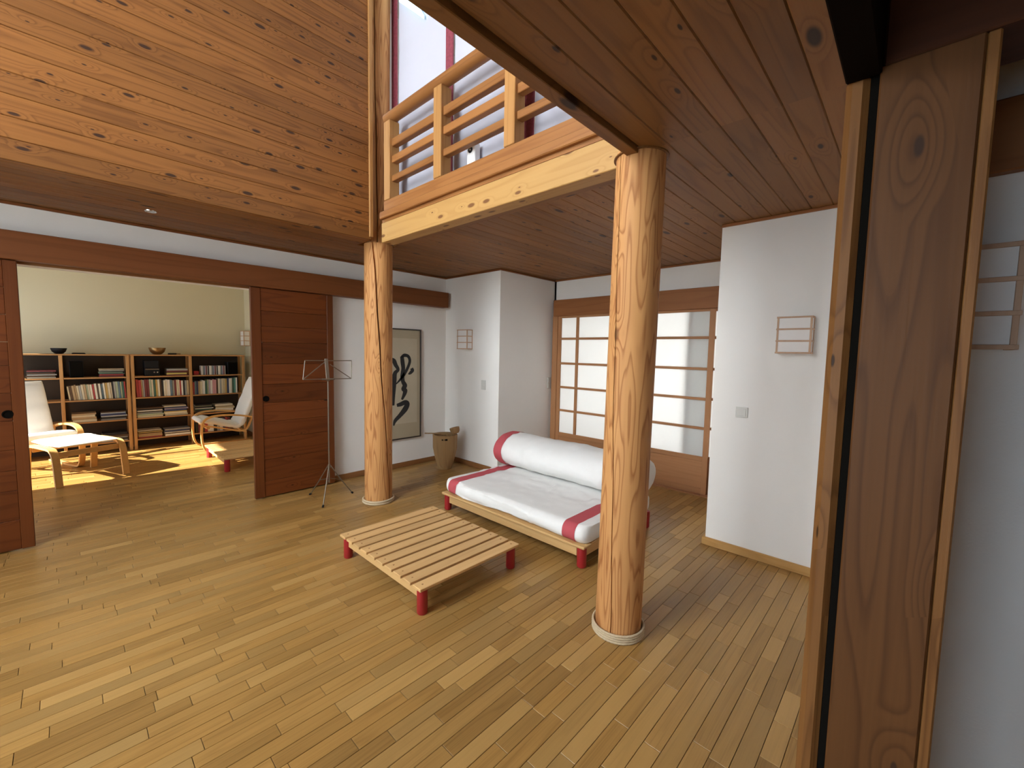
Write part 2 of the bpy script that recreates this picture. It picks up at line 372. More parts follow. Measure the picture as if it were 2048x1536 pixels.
# window wall: piers, sill and lintels round the window openings
WINS = [(1.3, 3.45, .25, 5.2), (-2.2, -.7, .4, 2.2), (.1, 1.05, .5, 2.25)]  # last opening is made up, a fill for the right wall
ww = MB().box(XW-.2, XW, YS, -2.2, 0, ROOF).box(XW-.2, XW, -.7, .1, 0, ROOF).box(XW-.2, XW, 1.05, 1.3, 0, ROOF).box(XW-.2, XW, 3.45, YL+.15, 0, ROOF)
for (a, b2, z0, z1) in WINS: ww.box(XW-.2, XW, a, b2, 0, z0).box(XW-.2, XW, a, b2, z1, ROOF)
struct('wall_window', ww, MT['wall'], 'white plaster wall with tall daylit windows')
for i, (a, b2, z0, z1) in enumerate(WINS):
    w = struct('window_%d' % (i+1), MB().box(XW-.12, XW-.05, a, a+.06, z0, z1).box(XW-.12, XW-.05, b2-.06, b2, z0, z1).box(XW-.12, XW-.05, a+.06, b2-.06, z0, z0+.06).box(XW-.12, XW-.05, a+.06, b2-.06, z1-.06, z1), MT['nageshi_y'], ('tall daylit window rising to the roof', 'small side window behind the viewer', 'added unseen low window that brightens the right wall')[i])
    nz, ny = max(1, round((z1-z0)/1.0)), max(1, round((b2-a)/.75))
    for p in range(ny):
        for q in range(nz):
            ya, yb = a+.05+(b2-a-.10)*p/ny, a+.05+(b2-a-.10)*(p+1)/ny; za, zb = z0+.05+(z1-z0-.10)*q/nz, z0+.05+(z1-z0-.10)*(q+1)/nz
            MB().box(XW-.10, XW-.08, ya, yb, za, zb).obj('pane', MT[('', 'day_side', 'fill_blue')[i]] if i else MT['day_main' if za > 2.0 else 'day_low'], w)
    for p in range(1, ny): yy = a+.05+(b2-a-.10)*p/ny; MB().box(XW-.11, XW-.06, yy-.015, yy+.015, z0+.06, z1-.06).obj('mullion', MT['nageshi_y'], w)
    for q in range(1, nz): zz = z0+.05+(z1-z0-.10)*q/nz; MB().box(XW-.115, XW-.065, a+.06, b2-.06, zz-.015, zz+.015).obj('glazing_bar', MT['nageshi_y'], w)
struct('wall_loft', MB().box(XS, XS+.12, YS, YL+.15, ZC+.1, ROOF), MT['wall'], 'white plaster wall of the loft')
struct('roof', MB().box(XW-.2, XS+.12, YS-.12, YL+.15, ROOF, ROOF+.15), MT['wall'], 'pale roof lining over the tall room')
# library shell
struct('wall_library_back', MB().box(LX0-.15, LX1+.15, LY1, LY1+.12, -.2, 2.75), MT['cream'], 'bounce-tinted white plaster wall behind the bookcases')
struct('wall_library_right', MB().box(LX1, LX1+.12, YL+.15, LY1, 0, 2.75), MT['cream'], 'bounce-tinted white plaster side wall of the library')
struct('wall_library_window', MB().box(LX0-.15, LX0, YL+.15, 6.42, 0, 2.75).box(LX0-.15, LX0, 8.2, LY1, 0, 2.75).box(LX0-.15, LX0, 6.42, 8.2, 2.25, 2.75), MT['cream'], 'bounce-tinted white plaster wall with the sunny window door')
struct('ceiling_library', MB().box(LX0-.15, LX1+.12, YL+.15, LY1+.12, 2.75, 2.9), MT['cream'], 'plain plaster library ceiling')
w4 = struct('window_4', MB().box(LX0-.12, LX0-.06, 6.42, 6.49, 0, 2.25).box(LX0-.12, LX0-.06, 8.13, 8.2, 0, 2.25).box(LX0-.12, LX0-.06, 6.49, 8.13, 2.18, 2.25), MT['nageshi_y'], 'open window door of the library')
MB().box(LX0-.12, LX0-.06, 7.56, 7.62, 0, 2.18).obj('mullion', MT['nageshi_y'], w4)
# hall behind the shoji with its bright window
struct('wall_hall', MB().box(6.0, 6.12, -.1, YJ+1.2, 0, .2).box(6.0, 6.12, -.1, YJ+1.2, 2.4, 2.6).box(6.0, 6.12, 3.6, YJ+1.2, .2, 2.4).box(XS+.12, 6.0, YJ+1.1, YJ+1.2, 0, 2.6).box(XS+.12, 6.0, -.2, -.1, 0, 2.6), MT['wall'], 'white hall wall behind the shoji')
struct('ceiling_hall', MB().box(XS+.12, 6.12, -.2, YJ+1.2, 2.6, 2.7), MT['wall'], 'hall ceiling behind the shoji')
w5 = struct('window_5', MB().box(6.03, 6.08, -.1, -.04, .2, 2.4).box(6.03, 6.08, 1.7, 1.76, .2, 2.4).box(6.03, 6.08, 3.54, 3.6, .2, 2.4), MT['nageshi_y'], 'bright hall window behind the shoji')
MB().box(6.05, 6.07, -.04, 1.7, .2, 2.4).obj('pane', MT['day_shoji'], w5); MB().box(6.05, 6.07, 1.76, 3.54, .2, 2.4).obj('pane', MT['day_shoji'], w5)

# ---------------------------------------------------------------- ceiling slab and boards
slab = MB().box(XW, 1.935, YP, YL, ZC+.016, ZC+.15).box(1.935, 2.24, 3.93, YL, ZC+.016, ZC+.15).box(2.24, XS, YP, YL, ZC+.016, ZC+.15).box(2.15, XS, 1.105, YP, ZC+.016, ZC+.15).box(XW, XS, YS, 1.105, ZC+.016, ZC+.15)
ceil = struct('ceiling', slab, MT['pine'], 'dark pine board ceiling under the loft')
PW = .1155
def plank_mesh(l, w, t, kind):
    """V-jointed board, length along x; kind 'c' shows its face down, 'w' shows its face to -y (height along z)"""
    c = .004; g = .0004
    prof = [(g, t), (g, c), (g+c, 0), (w-g-c, 0), (w-g, c), (w-g, t)]
    v = []; n = len(prof)
    for x in (0, l):
        for a, d in prof: v.append((x, a, d) if kind == 'c' else (x, d, a))
    f = [(i, i+1, n+i+1, n+i) for i in range(n-1)] + [tuple(range(n)), tuple(range(n, 2*n))]
    return MB().add(v, f).mesh('plank', MT['pine'] if kind == 'c' else MT['pine_wall'])
_pm = {}
def plank(x0, x1, a, w, parent, kind):
    k = (round(x1-x0, 3), round(w, 4), kind)
    if k not in _pm: _pm[k] = plank_mesh(x1-x0, w, .016, kind)
    link('plank', _pm[k], parent, (x0, a, ZC) if kind == 'c' else (x0, YP-.016, a))
y = 1.0 - PW*8 + .0165
rows = []
while y < YL: rows.append(y); y += PW
for yy in rows:
    w = min(PW, YL-yy)
    if yy < YP < yy+PW: plank(XW, 1.945, YP-.001, yy+PW-YP, ceil, 'c'); plank(2.2, XS, yy, w, ceil, 'c')
    elif yy > YP and yy < 3.9: plank(XW, 1.945, yy, w, ceil, 'c'); plank(2.22, XB+ (0 if yy > YJ else 1.05), yy, w, ceil, 'c')
    elif yy > YP: plank(XW, 2.2, yy, w, ceil, 'c'); plank(2.2, XB+ (0 if yy > YJ else 1.05), yy, w, ceil, 'c')
    elif yy > 1.01: plank(2.2, XS, yy, w, ceil, 'c')
    else: plank(-1.2, 1.98, yy, w, ceil, 'c'); plank(1.98, XS if yy < 1.1 else XS, yy, w, ceil, 'c')
MB().box(XW, XS, YS, rows[0], ZC, ZC+.016).obj('plain_lining', MT['pine'], ceil)
# fillets where ceiling meets the walls
def trim(n, mb, m, label): return struct('trim_%d' % n, mb, m, label)
trim(1, MB().cbox(XW, XB, YL-.022, YL, ZC-.02, ZC, .004), MT['nageshi'], 'thin dark cover strip above the left wall')
trim(2, MB().cbox(XB-.022, XB, YJ, YL-.022, ZC-.02, ZC, .004).cbox(XB-.022, XS, YJ-.022, YJ, ZC-.02, ZC, .004), MT['nageshi'], 'thin dark cover strip above the corner wall')
trim(3, MB().cbox(XS-.022, XS, 1.115, YJ-.022, ZC-.02, ZC, .004), MT['nageshi_y'], 'thin dark cover strip above the shoji wall')
trim(4, MB().cbox(XR-.022, XR, .1, 1.115, ZC-.02, ZC, .004), MT['nageshi_y'], 'thin dark cover strip above the right wall')
# loft edge boards
trim(5, MB().cbox(XW, 1.93, 1.02, 1.079, ZC-.024, 2.80, .003), MT['pine'], 'dark edge board along the gallery opening')
trim(6, MB().box(2.15, 2.21, 1.22, 3.55, ZC-.008, ZC+.016), MT['pine_y'], 'flat board beside the loft beam')

# upper board wall
up = struct('wall_upper', MB().box(XW, 1.93, YP, YP+.1, ZC+.15, ROOF), MT['subfloor'], 'tall pine board wall above the sliding doors')
z = ZC - .003
i = 0
while z < ROOF - .05:
    plank(XW, 1.93, z, PW, up, 'w'); z += PW; i += 1
trim(7, MB().cbox(1.915, 1.95, YP-.034, YP+.02, ZC+.02, ROOF, .004), MT['rail_z'], 'pale edge strip of the upper board wall')

# lower baseboards
struct('baseboard_left', MB().cbox(1.3, XB, YL-.016, YL, 0, .062, .003), MT['base_d'], 'dark oak baseboard under the picture')
struct('baseboard_corner', MB().cbox(XB-.016, XB, YJ-.016, YL-.016, 0, .062, .003).cbox(XB, XS, YJ-.016, YJ, 0, .062, .003), MT['base_dy'], 'dark oak baseboard round the corner wall')
struct('baseboard_right', MB().cbox(XR-.022, XR, .1, 1.137, 0, .062, .004).cbox(XR, XR+.9, 1.115, 1.137, 0, .062, .004), MT['base'], 'light oak baseboard under the right wall')
struct('baseboard_library', MB().cbox(LX1-.016, LX1, YL+.16, LY1-.0, 0, .062, .003), MT['base_dy'], 'oak baseboard in the library')

# lintels (nageshi)
struct('trim_8', MB().cbox(XW, 3.545, 4.55, YL, 2.072, 2.268, .004), MT['nageshi'], 'long brown lintel beam over the sliding doors')
trim(9, MB().box(-.9, 1.9, 4.645, 4.668, 2.056, 2.072), MT['base_d'], 'door track under the lintel beam')
struct('trim_10', MB().cbox(XS-.06, XS, .4, YJ-.03, 1.99, 2.21, .004), MT['nageshi_y'], 'brown lintel beam over the shoji screens')
struct('trim_11', MB().cbox(1.585, 1.62, YS, .078, 1.96, 2.134, .004), MT['nageshi_y'], 'brown lintel strip on the wall right of the post')

# ---------------------------------------------------------------- sliding board doors
def sliding_door(n, x0, x1, y0, y1, label, pull_x):
    z0, z1 = .012, 2.068
    d = thing('door_%d' % n, ((x0+x1)/2, (y0+y1)/2, 0), label, None); d['kind'] = 'structure'
    hw = (x1-x0)/2; hy = (y1-y0)/2
    for s0, s1 in ((-hw, -hw+.085), (hw-.065, hw)): MB().cbox(s0, s1, -hy, hy, z0, z1, .003).obj('stile', MT['door_z'], d)
    nb = 11; r = random.Random(n); hs = [r.uniform(.8, 1.25) for _ in range(nb)]; tot = sum(hs); z = z0
    for h in hs:
        zz = z + h/tot*(z1-z0)
        MB().cbox(-hw+.085, hw-.065, -hy+.007+r.uniform(-.0015, .0015), hy-.007, z+.0006, zz-.0006, .003).obj('board', MT['door'], d); z = zz
    fpull = MB().lathe([(.0, -.001), (.020, -.001), (.022, .004), (.028, .004), (.029, .0), (.029, -.004)], 20).obj('finger_pull', MT['dark'], d, 40, (pull_x-(x0+x1)/2, -hy+.004, .995))
    fpull.rotation_euler = (R(90), 0, 0)
    return d
sliding_door(1, 1.221, 2.005, 4.585, 4.625, 'reddish brown board sliding door standing open behind the music stand', 1.335)
sliding_door(2, -1.0, -.213, 4.585, 4.625, 'reddish brown board sliding door cut off at the left edge', -.30)

# ---------------------------------------------------------------- near post, header, door edge at right
pf = thing('fir_post', (1.1, 0, 0), 'large knotty fir post close to the viewer at right', 'post')
MB().cbox(0, .15, -.055, .083, 0, 2.06, .003).obj('shaft', MT['post'], pf)
MB().cbox(.004, .15, -.073, -.055, 0, 2.06, .003).obj('edge_strip', MT['jamb'], pf)
struct('door_3', MB().cbox(1.1, 1.88, .097, .135, .012, 2.06, .011), MT['jamb'], 'sliding door edge beside the black gap of the post')
MB().box(1.112, 1.87, .0835, .0965, 0, 2.06).obj('gap_shade_fill', MT['dark'], bpy.data.objects['door_3'])  # near-black box stands for the shade inside the open gap
struct('trim_12', MB().cbox(XW, 1.1, .080, .135, 2.045, ZC, .003).box(1.1, 1.9, .0785, .135, 2.06, ZC), MT['track'], 'track beam running overhead to the post, shade in its colour')
struct('trim_13', MB().cbox(1.1, 1.25, YS, .0785, 2.06, ZC, .003), MT['header'], 'header beam over the post, shade in its colour')

# ---------------------------------------------------------------- log columns
def column_mesh(r0, h, lean, crack, seed, cw=.02, depth=.014):
    """slightly uneven log; crack = (angle at bottom, angle at top) of the long drying crack"""
    seg = [0, cw, .09] + [.09 + (2*math.pi-.18)*k/44 for k in range(1, 44)] + [2*math.pi-.09, 2*math.pi-cw]
    v = []; f = []; n = len(seg); nr = 70
    for i in range(nr+1):
        t = i/nr; z = h*t; pc = crack[0] + (crack[1]-crack[0])*t + .03*math.sin(9*t) + .02*math.sin(23*t)
        for k, s in enumerate(seg):
            a = pc + s
            r = r0*(1 + .012*noise.noise((math.cos(a)*1.2+seed, math.sin(a)*1.2, z*1.3)) + .008*noise.noise((math.cos(a)*3+seed, math.sin(a)*3, z*3)))
            if k == 0: r -= depth*max(.15, math.sin(math.pi*min(1, max(0, .03+t*.97)))**.4)
            v.append((lean[0]*t + r*math.cos(a), lean[1]*t + r*math.sin(a), z))
        if i:
            for k in range(n):
                a, b2 = (i-1)*n+k, (i-1)*n+(k+1) % n; f.append((a, b2, b2+n, a+n))
    f.append(tuple(range(n))[::-1]); f.append(tuple(nr*n+k for k in range(n)))
    return MB().add(v, f).mesh('trunk', MT['log'], 50)
def rope_coil(R0, rows, rr):
    m = MB()
    for q in range(rows):
        pts = []; N = 90
        for k in range(N+1):
            a = 2*math.pi*k/N; z = rr + q*rr*1.85
            w = .0012*math.sin(a*45 + q)
            pts.append(((R0+rr+w)*math.cos(a), (R0+rr+w)*math.sin(a), z + .0008*math.cos(a*45)))
        m.tube(pts, [rr*(1+.10*math.sin(2*math.pi*k/2.0)) for k in range(N+1)], 7, False)
    return m
def cang(x, y): return math.atan2(-y, -x)
c1 = thing('log_column', (2.02, 1.08, 0), 'thick log column with rope coil standing in front of the sofa', 'column')
ca = cang(2.02, 1.08)
link('trunk', column_mesh(.121, ZC+.02, (.017, -.018), (ca+math.asin(-.3), ca+math.asin(-.83)), 3, cw=.022, depth=.035), c1)
rope_coil(.127, 4, .0068).obj('rope', MT['rope'], c1, 60)
MB().lathe([(.121, ZC-.006), (.134, ZC-.006), (.134, ZC+.0), (.121, ZC)], 48, (.017, -.018, 0)).obj('collar', MT['jamb'], c1, 40)
c2 = thing('log_column', (2.08, 3.77, 0), 'log column with long dark crack beside the music stand', 'column')
ca = cang(2.08, 3.77)
link('trunk', column_mesh(.13, ZC, (.008, -.009), (ca+math.asin(.81), ca+math.asin(-.41)), 9, cw=.055, depth=.07), c2)
rope_coil(.131, 2, .011).obj('rope', MT['rope'], c2, 60)
ca = cang(2.08, 3.77)
c3 = tag(link('slim_column', column_mesh(.099, ROOF-ZC, (.02, -.02), (ca+math.asin(-.05), ca+math.asin(-.55)), 17, cw=.06, depth=.05), None, (2.084, 3.765, ZC)), 'slim upper log column beside the tall board wall', 'column')

# ---------------------------------------------------------------- loft beam and railing
BX = 2.03
struct('trim_14', MB().cbox(BX, 2.15, 1.13, 3.6, ZC-.012, 2.646, .004), MT['beam'], 'pale pine beam carrying the loft between the log columns')
trim(15, MB().cbox(BX-.03, BX+.09, 1.13, 3.585, 2.672, 2.734, .006).box(BX, 2.12, 1.13, 3.585, 2.646, 2.672), MT['rail'], 'projecting ledge above the loft beam')
trim(16, MB().cbox(BX, BX+.05, 1.13, 3.56, 2.734, 2.832, .004), MT['rail'], 'upstand board under the loft railing')
rl = thing('railing', (BX, 2.4, 2.832), 'wooden loft railing of posts and four horizontal rails', 'railing')
for py in (3.50, 2.76, 1.99, 1.22):
    MB().cbox(-.005, .095, py-.048-2.4, py+.048-2.4, 0, .675, .004).obj('post', MT['rail_z'], rl)
for za, zb, xa, xb in ((2.985, 3.037, .02, .075), (3.145, 3.205, .02, .075), (3.285, 3.35, .02, .075)):
    MB().cbox(xa, xb, 1.2-2.4, 3.52-2.4, za-2.832, zb-2.832, .004).obj('rail', MT['rail'], rl)
hr = MB(); o_ = [(.045+.055*math.cos(a), .72+.045*math.sin(a)) for a in [2*math.pi*k/16 for k in range(16)]]
hr.add([(x, yy, zz) for yy in (1.18-2.4, 3.56-2.4) for x, zz in o_], [(k, (k+1) % 16, 16+(k+1) % 16, 16+k) for k in range(16)] + [tuple(range(16)), tuple(range(16, 32))])
hr.obj('handrail', MT['rail'], rl, 40)
# loft curtains with red borders
CX = 2.235
def curtain(y0, y1, z0, z1, label, seed):
    t = thing('curtain', (CX, (y0+y1)/2, z0), label, 'curtain', group='white loft curtains')
    ny, nz = 30, 150; v = []; f = []; w = y1-y0
    for j in range(nz+1):
        for i in range(ny+1):
            u = i/ny; zz = (z1-z0)*j/nz
            sag = .07*math.sin(u*math.pi*1.6+seed) + .03*math.sin(u*9+seed*2)
            ph = (zz - sag)*2*math.pi/.165
            amp = .012*(1-.85*min(1, max(0, (zz-.85)/.25)))
            d = amp*abs(math.sin(ph/2))**.7*-1 + .006*noise.noise((u*3, zz*2, seed))
            v.append((d, -w/2+w*u, zz))
    for j in range(nz):
        for i in range(ny):
            a = j*(ny+1)+i; f.append((a, a+1, a+ny+2, a+ny+1))
    nv = len(v); v += [(x+.004, yy, zz) for x, yy, zz in v]; f += [tuple(nv+q for q in reversed(p)) for p in f]
    MB().add(v, f).obj('cloth', MT['curtain'], t, 60)
    MB().cbox(-.022, -.014, w/2, w/2+.095, 0, z1-z0, .001).obj('border_strip', MT['redtrim'], t)
    return t
K_ = CX/2.45
curtain(3.185*K_, 3.985*K_, ZC+.155, 5.25, 'tall white curtain with red border beside the slim column', 1)
curtain(2.236*K_, 3.08*K_, ZC+.155, 5.25, 'white curtain with red border behind the middle of the railing', 5)
curtain(1.27*K_, 2.13*K_, ZC+.155, 5.25, 'white curtain with red border nearest the ceiling edge', 9)
# wedge of top light high above the curtains
def tl(yy, zz): return yy*(CX-.03)/2.45, 1.5+(zz-1.5)*(CX-.03)/2.45
_q = [tl(3.985, 4.985), tl(3.56, 4.615), tl(3.56, 4.65), tl(3.985, 5.25)]
w6 = struct('window_6', MB().add([(CX-.03, *p) for p in _q]+[(CX-.02, *p) for p in _q], [(0, 1, 2, 3), (4, 7, 6, 5), (0, 4, 5, 1), (1, 5, 6, 2), (2, 6, 7, 3), (3, 7, 4, 0)]), MT['day_loft'], 'bluish wedge of top light above the curtain')
# small white device on the loft floor
dv = thing('speaker_box', (2.175, 2.505, ZC+.15), 'small white box with a round black eye behind the railing', 'device')
MB().cbox(-.03, .03, -.045, .045, 0, .415, .008).obj('body', MT['paper'], dv)
_e = MB().lathe([(.023, 0), (.023, .004), (0, .004)], 24).obj('eye', MT['black'], dv, 40, (-.03, .0, .365)); _e.rotation_euler = (0, R(-90), 0)
_e = MB().lathe([(.007, 0), (.006, .003), (0, .003)], 14).obj('eye_centre', MT['plastic'], dv, 40, (-.034, .0, .365)); _e.rotation_euler = (0, R(-90), 0)

# ---------------------------------------------------------------- shoji screens
def shoji(n, y0, y1, x, label, mull=None):
    d = thing('door_%d' % n, (x, (y0+y1)/2, 0), label, None); d['kind'] = 'structure'
    hw = (y1-y0)/2; T = .014
    sw = .055
    for a in (-hw, hw-sw): MB().cbox(-T, T, a, a+sw, .014, 1.995, .002).obj('stile', MT['shoji_z'], d)
    MB().cbox(-T, T, -hw+sw, hw-sw, 1.965, 1.995, .002).obj('top_rail', MT['shoji_y'], d)
    MB().cbox(-T, T, -hw+sw, hw-sw, .37, .42, .002).obj('middle_rail', MT['shoji_y'], d)
    MB().cbox(-T, T, -hw+sw, hw-sw, .014, .075, .002).obj('bottom_rail', MT['shoji_y'], d)
    MB().box(-.006, .006, -hw+sw, hw-sw, .075, .37).obj('lower_panel', MT['shoji_y'], d)
    zs = [.42, .725, 1.04, 1.36, 1.69, 1.965]
    ms = [-hw+sw] + ([mull-(y0+y1)/2] if mull else []) + [hw-sw]
    if mull: MB().cbox(-T, T, ms[1]-.02, ms[1]+.02, .42, 1.965, .002).obj('mullion', MT['shoji_z'], d)
    for zz in zs[1:-1]: MB().cbox(-T-.002, T, -hw+sw, hw-sw, zz-.014, zz+.014, .002).obj('transom', MT['shoji_y'], d)
    for a, b2 in zip(ms[:-1], ms[1:]):
        for z0, z1 in zip(zs[:-1], zs[1:]): MB().box(.001, .005, a, b2, z0, z1).obj('pane', MT['shoji_pane'], d)
    return d
shoji(4, 2.46, 3.52, 4.615, 'shoji screen with narrow side panes left of the front column', 3.205)
shoji(5, 1.515, 2.50, 4.65, 'shoji screen right of the front column')
shoji(6, .56, 1.80, 4.69, 'shoji screen mostly hidden behind the right wall')
struct('trim_19', MB().box(XS-.06, XS+.12, .55, 3.6, -.012, .012), MT['shoji_y'], 'floor track of the shoji screens')
struct('trim_17', MB().cbox(XS-.06, XS+.1, 3.52, YJ-.025, .0, 1.99, .003), MT['shoji_z'], 'brown jamb post of the shoji screens')

# ---------------------------------------------------------------- slatted tables
def make_table(loc, label):
    t = thing('slatted_table', loc, label, 'table')
    LX, LY, H = .815, 1.005, .17
    for lx in (.042, LX-.042):
        for ly in (.042, LY-.042):
            MB().lathe([(.027, 0), (.031, .006), (.031, .150), (.029, .152)], 24, (lx, ly, 0)).obj('leg', MT['red'], t, 35)
    for x0 in (.03, LX-.054): MB().cbox(x0, x0+.024, .072, LY-.072, .088, .152, .002).obj('side_rail', MT['beech_y'], t)
    sm = MB().cbox(0, LX, 0, .081, 0, .018, .0025).mesh('slat', MT['beech']); pm = MB().lathe([(.0055, 0), (.0055, .0014), (.004, .002), (0, .002)], 10).mesh('plug', MT['plug'])
    p = (LY-.081)/9
    for i in range(10):
        s = link('slat', sm, t, (0, i*p, .152))
        for x in (.042, LX-.042): link('plug', pm, s, (x, .0405, .018))
    return t
tb = make_table((1.302, 1.905, 0), 'low slatted table with red legs in front of the sofa')
copy_tree(tb, (1.235, 5.855, 0), 0, 'low slatted table with red legs in the library')

# ---------------------------------------------------------------- sofa
sf = thing('futon_sofa', (2.92, 2.355, 0), 'low wooden futon sofa base with red round legs', 'sofa')
SX0, SX1, SY0, SY1 = -.53, .535, -.80, .80
for lx in (SX0+.045, SX1-.045):
    for ly in (SY0+.045, SY1-.045):
        back = lx > 0
        MB().lathe([(.022, 0), (.022, .006), (.032, .008), (.034, .014), (.034, .145), (.03, .149)], 24, (lx, ly, 0)).obj('leg', MT['red'], sf, 35)
MB().cbox(SX0+.03, SX0+.056, SY0+.08, SY1-.08, .075, .148, .003).obj('front_rail', MT['beech_y'], sf)
MB().cbox(SX1-.056, SX1-.03, SY0+.08, SY1-.08, .075, .148, .003).obj('back_rail', MT['beech_y'], sf)
for a in (SY0+.03, SY1-.056): MB().cbox(SX0+.08, SX1-.08, a, a+.026, .075, .148, .003).obj('end_rail', MT['beech'], sf)
MB().cbox(SX0, SX0+.10, SY0, SY1, .15, .168, .004).obj('front_board', MT['beech_y'], sf)
for k in range(5): a = SX0+.115+k*.175; MB().cbox(a, a+.12, SY0+.01, SY1-.01, .15, .166, .003).obj('slat', MT['beech_y'], sf)
def padded(name, parent, prof, y0, y1, m, wr=.006, seed=0, rings=70, endr=.05, infl=0, caps=True):
    """soft roll: closed profile in x,z swept along y, ends rounded, wrinkled"""
    cx = sum(p[0] for p in prof)/len(prof); cz = sum(p[1] for p in prof)/len(prof)
    v = []; f = []; n = len(prof)
    for j in range(rings+1):
        yy = y0 + (y1-y0)*j/rings
        e = min(yy-y0, y1-yy); sh = 0
        if caps and e < endr: sh = endr - math.sqrt(max(0, endr**2-(endr-e)**2))
        for px, pz in prof:
            dx, dz = px-cx, pz-cz; L = math.hypot(dx, dz)
            w = wr*(noise.noise((px*5+seed, yy*3.2, pz*5)) + .6*noise.noise((px*13, yy*9+seed, pz*13)) )
            w += wr*.7*(max(0, 1-abs(noise.noise((px*3.1+seed*2, yy*2.3, 1.7)))*9) + max(0, 1-abs(noise.noise((px*6+seed, yy*1.6, 5.1)))*12))
            k = max(.02, (L - sh*1.0 + w + infl)/L)
            zz = cz+dz*k; v.append((cx+dx*k, yy, max(zz, prof_min(prof)+.0005 - infl*0)))
        if j:
            for k in range(n):
                a, b2 = (j-1)*n+k, (j-1)*n+(k+1) % n; f.append((a, b2, b2+n, a+n))
    if caps: f.append(tuple(range(n))[::-1]); f.append(tuple(rings*n+k for k in range(n)))
    return MB().add(v, f).obj(name, m, parent, 60)
def prof_min(p): return min(q[1] for q in p)
def rrect(x0, x1, z0, z1, r0, r1, n=8, m=26):
    """rounded rectangle; r0 = radius at x0 side, r1 = at x1 side"""
    P = []
    def arc(cx, cz, r, a0, a1):
        for k in range(n+1): a = R(a0+(a1-a0)*k/n); P.append((cx+r*math.cos(a), cz+r*math.sin(a)))
    arc(x0+r0, z0+r0, r0, 270, 180); arc(x0+r0, z1-r0, r0, 180, 90)
    for k in range(1, m): P.append((x0+r0+(x1-r1-x0-r0)*k/m, z1))
    arc(x1-r1, z1-r1, r1, 90, 0); arc(x1-r1, z0+r1, r1, 0, -90)
    for k in range(1, m): P.append((x1-r1-(x1-r1-x0-r0)*k/m, z0))
    return P
mt = thing('futon_mattress', (2.92, 2.355, .169), 'white futon mattress with red end bands on the sofa base', 'mattress')
mp = rrect(-.515, .53, 0, .128, .06, .05)
padded('cushion', mt, mp, -.79, .79, MT['white_cloth'], .015, 2, 110, .06)
for a in (-.715, .605): padded('band', mt, mp, a, a+.11, MT['redband'], .015, 2, 12, infl=.004, caps=False)
bo = thing('bolster', (3.285, 2.355, .30), 'thick white rolled backrest cushion with red end bands', 'cushion')
bpf = [(.255*math.cos(a)*(1 if math.cos(a) > 0 else 1.0), .168+.168*math.sin(a)) for a in [2*math.pi*k/44 for k in range(44)]]
padded('roll', bo, bpf, -.79, .785, MT['white_cloth'], .010, 7, 110, .06)
for a in (-.70, .655): padded('band', bo, bpf, a, a+.11, MT['redband'], .010, 7, 12, infl=.004, caps=False)

# ---------------------------------------------------------------- music stand
ms = thing('music_stand', (1.765, 4.17, 0), 'thin folding music stand with wire desk in front of the board door', 'music stand')
feet = [(1.663-1.765, 4.388-4.17), (1.612-1.765, 3.956-4.17), (1.988-1.765, 4.145-4.17)]
for fx, fy in feet:
    k = .30
    lg = MB().tube([(fx*.06, fy*.06, .33), (fx*.55, fy*.55, .155), (fx, fy, .012)], .0055, 8).obj('leg', MT['metal'], ms, 50)
    MB().tube([(fx*.06, fy*.06, .2), (fx*.5, fy*.5, .17)], .004, 6).obj('brace', MT['metal'], lg, 50)
    MB().tube([(fx*.97, fy*.97, .018), (fx*1.04, fy*1.04, .005)], .010, 8).obj('rubber_foot', MT['black'], lg, 50)
MB().tube([(0, 0, .16), (0, 0, 1.18)], [.007, .006], 10).obj('pole', MT['metal'], ms, 50)
MB().tube([(0, 0, .31), (0, 0, .345)], .013, 10).obj('collar', MT['metal'], ms, 50)
dk = thing('desk', (0, 0, 1.2), None, None); dk.parent = ms; dk.rotation_euler = (R(-14), 0, R(-8))
DW, DH = .225, .185
for a, b2 in (((-DW, 0, 0), (DW, 0, 0)), ((-DW+.03, 0, DH), (DW+.02, 0, DH)), ((-DW, 0, 0), (-DW+.03, 0, DH)), ((DW, 0, 0), (DW+.02, 0, DH)), ((-DW, 0, 0), (.0, 0, DH)), ((DW, 0, 0), (.03, 0, DH*.8))):
    MB().tube([a, b2], .0045, 8).obj('wire', MT['metal'], dk, 50)
MB().cbox(-.016, .016, -.004, .004, -.02, DH+.02, .002).obj('spine', MT['metal'], dk)
MB().cbox(-.06, .06, -.03, 0, -.012, .002, .002).obj('ledge', MT['metal'], dk)

# ---------------------------------------------------------------- calligraphy picture
pc = thing('framed_calligraphy', (2.84, YL, .365), 'tall framed brush calligraphy hanging behind the cracked column', 'picture')
PX0, PX1, PH = 2.49-2.84, 3.187-2.84, 1.40
for a in ((PX0, PX0+.014, 0, PH), (PX1-.014, PX1, 0, PH)): MB().cbox(a[0], a[1], -.028, 0, a[2], a[3], .002).obj('frame_bar', MT['frame_b'], pc)
for a in ((0, .014), (PH-.014, PH)): MB().cbox(PX0+.014, PX1-.014, -.028, 0, a[0], a[1], .002).obj('frame_bar', MT['frame_b'], pc)
MB().box(PX0+.014, PX1-.014, -.012, -.002, .014, PH-.014).obj('mount', MT['silk2'], pc)
MB().box(PX0+.06, PX1-.06, -.014, -.0121, .2, PH-.12).obj('paper', MT['silk'], pc)
def px2loc(zx, zy):   # from the viewer's picture plane measurements to the sheet, metres
    x = 2.77 + (zx-120)*(3.187-2.77)/(393-120); zz = 1.765 - (zy-88)*(1.765-.365)/(1128-88)*(1+.0*zx)
    return x-2.84, zz-.365
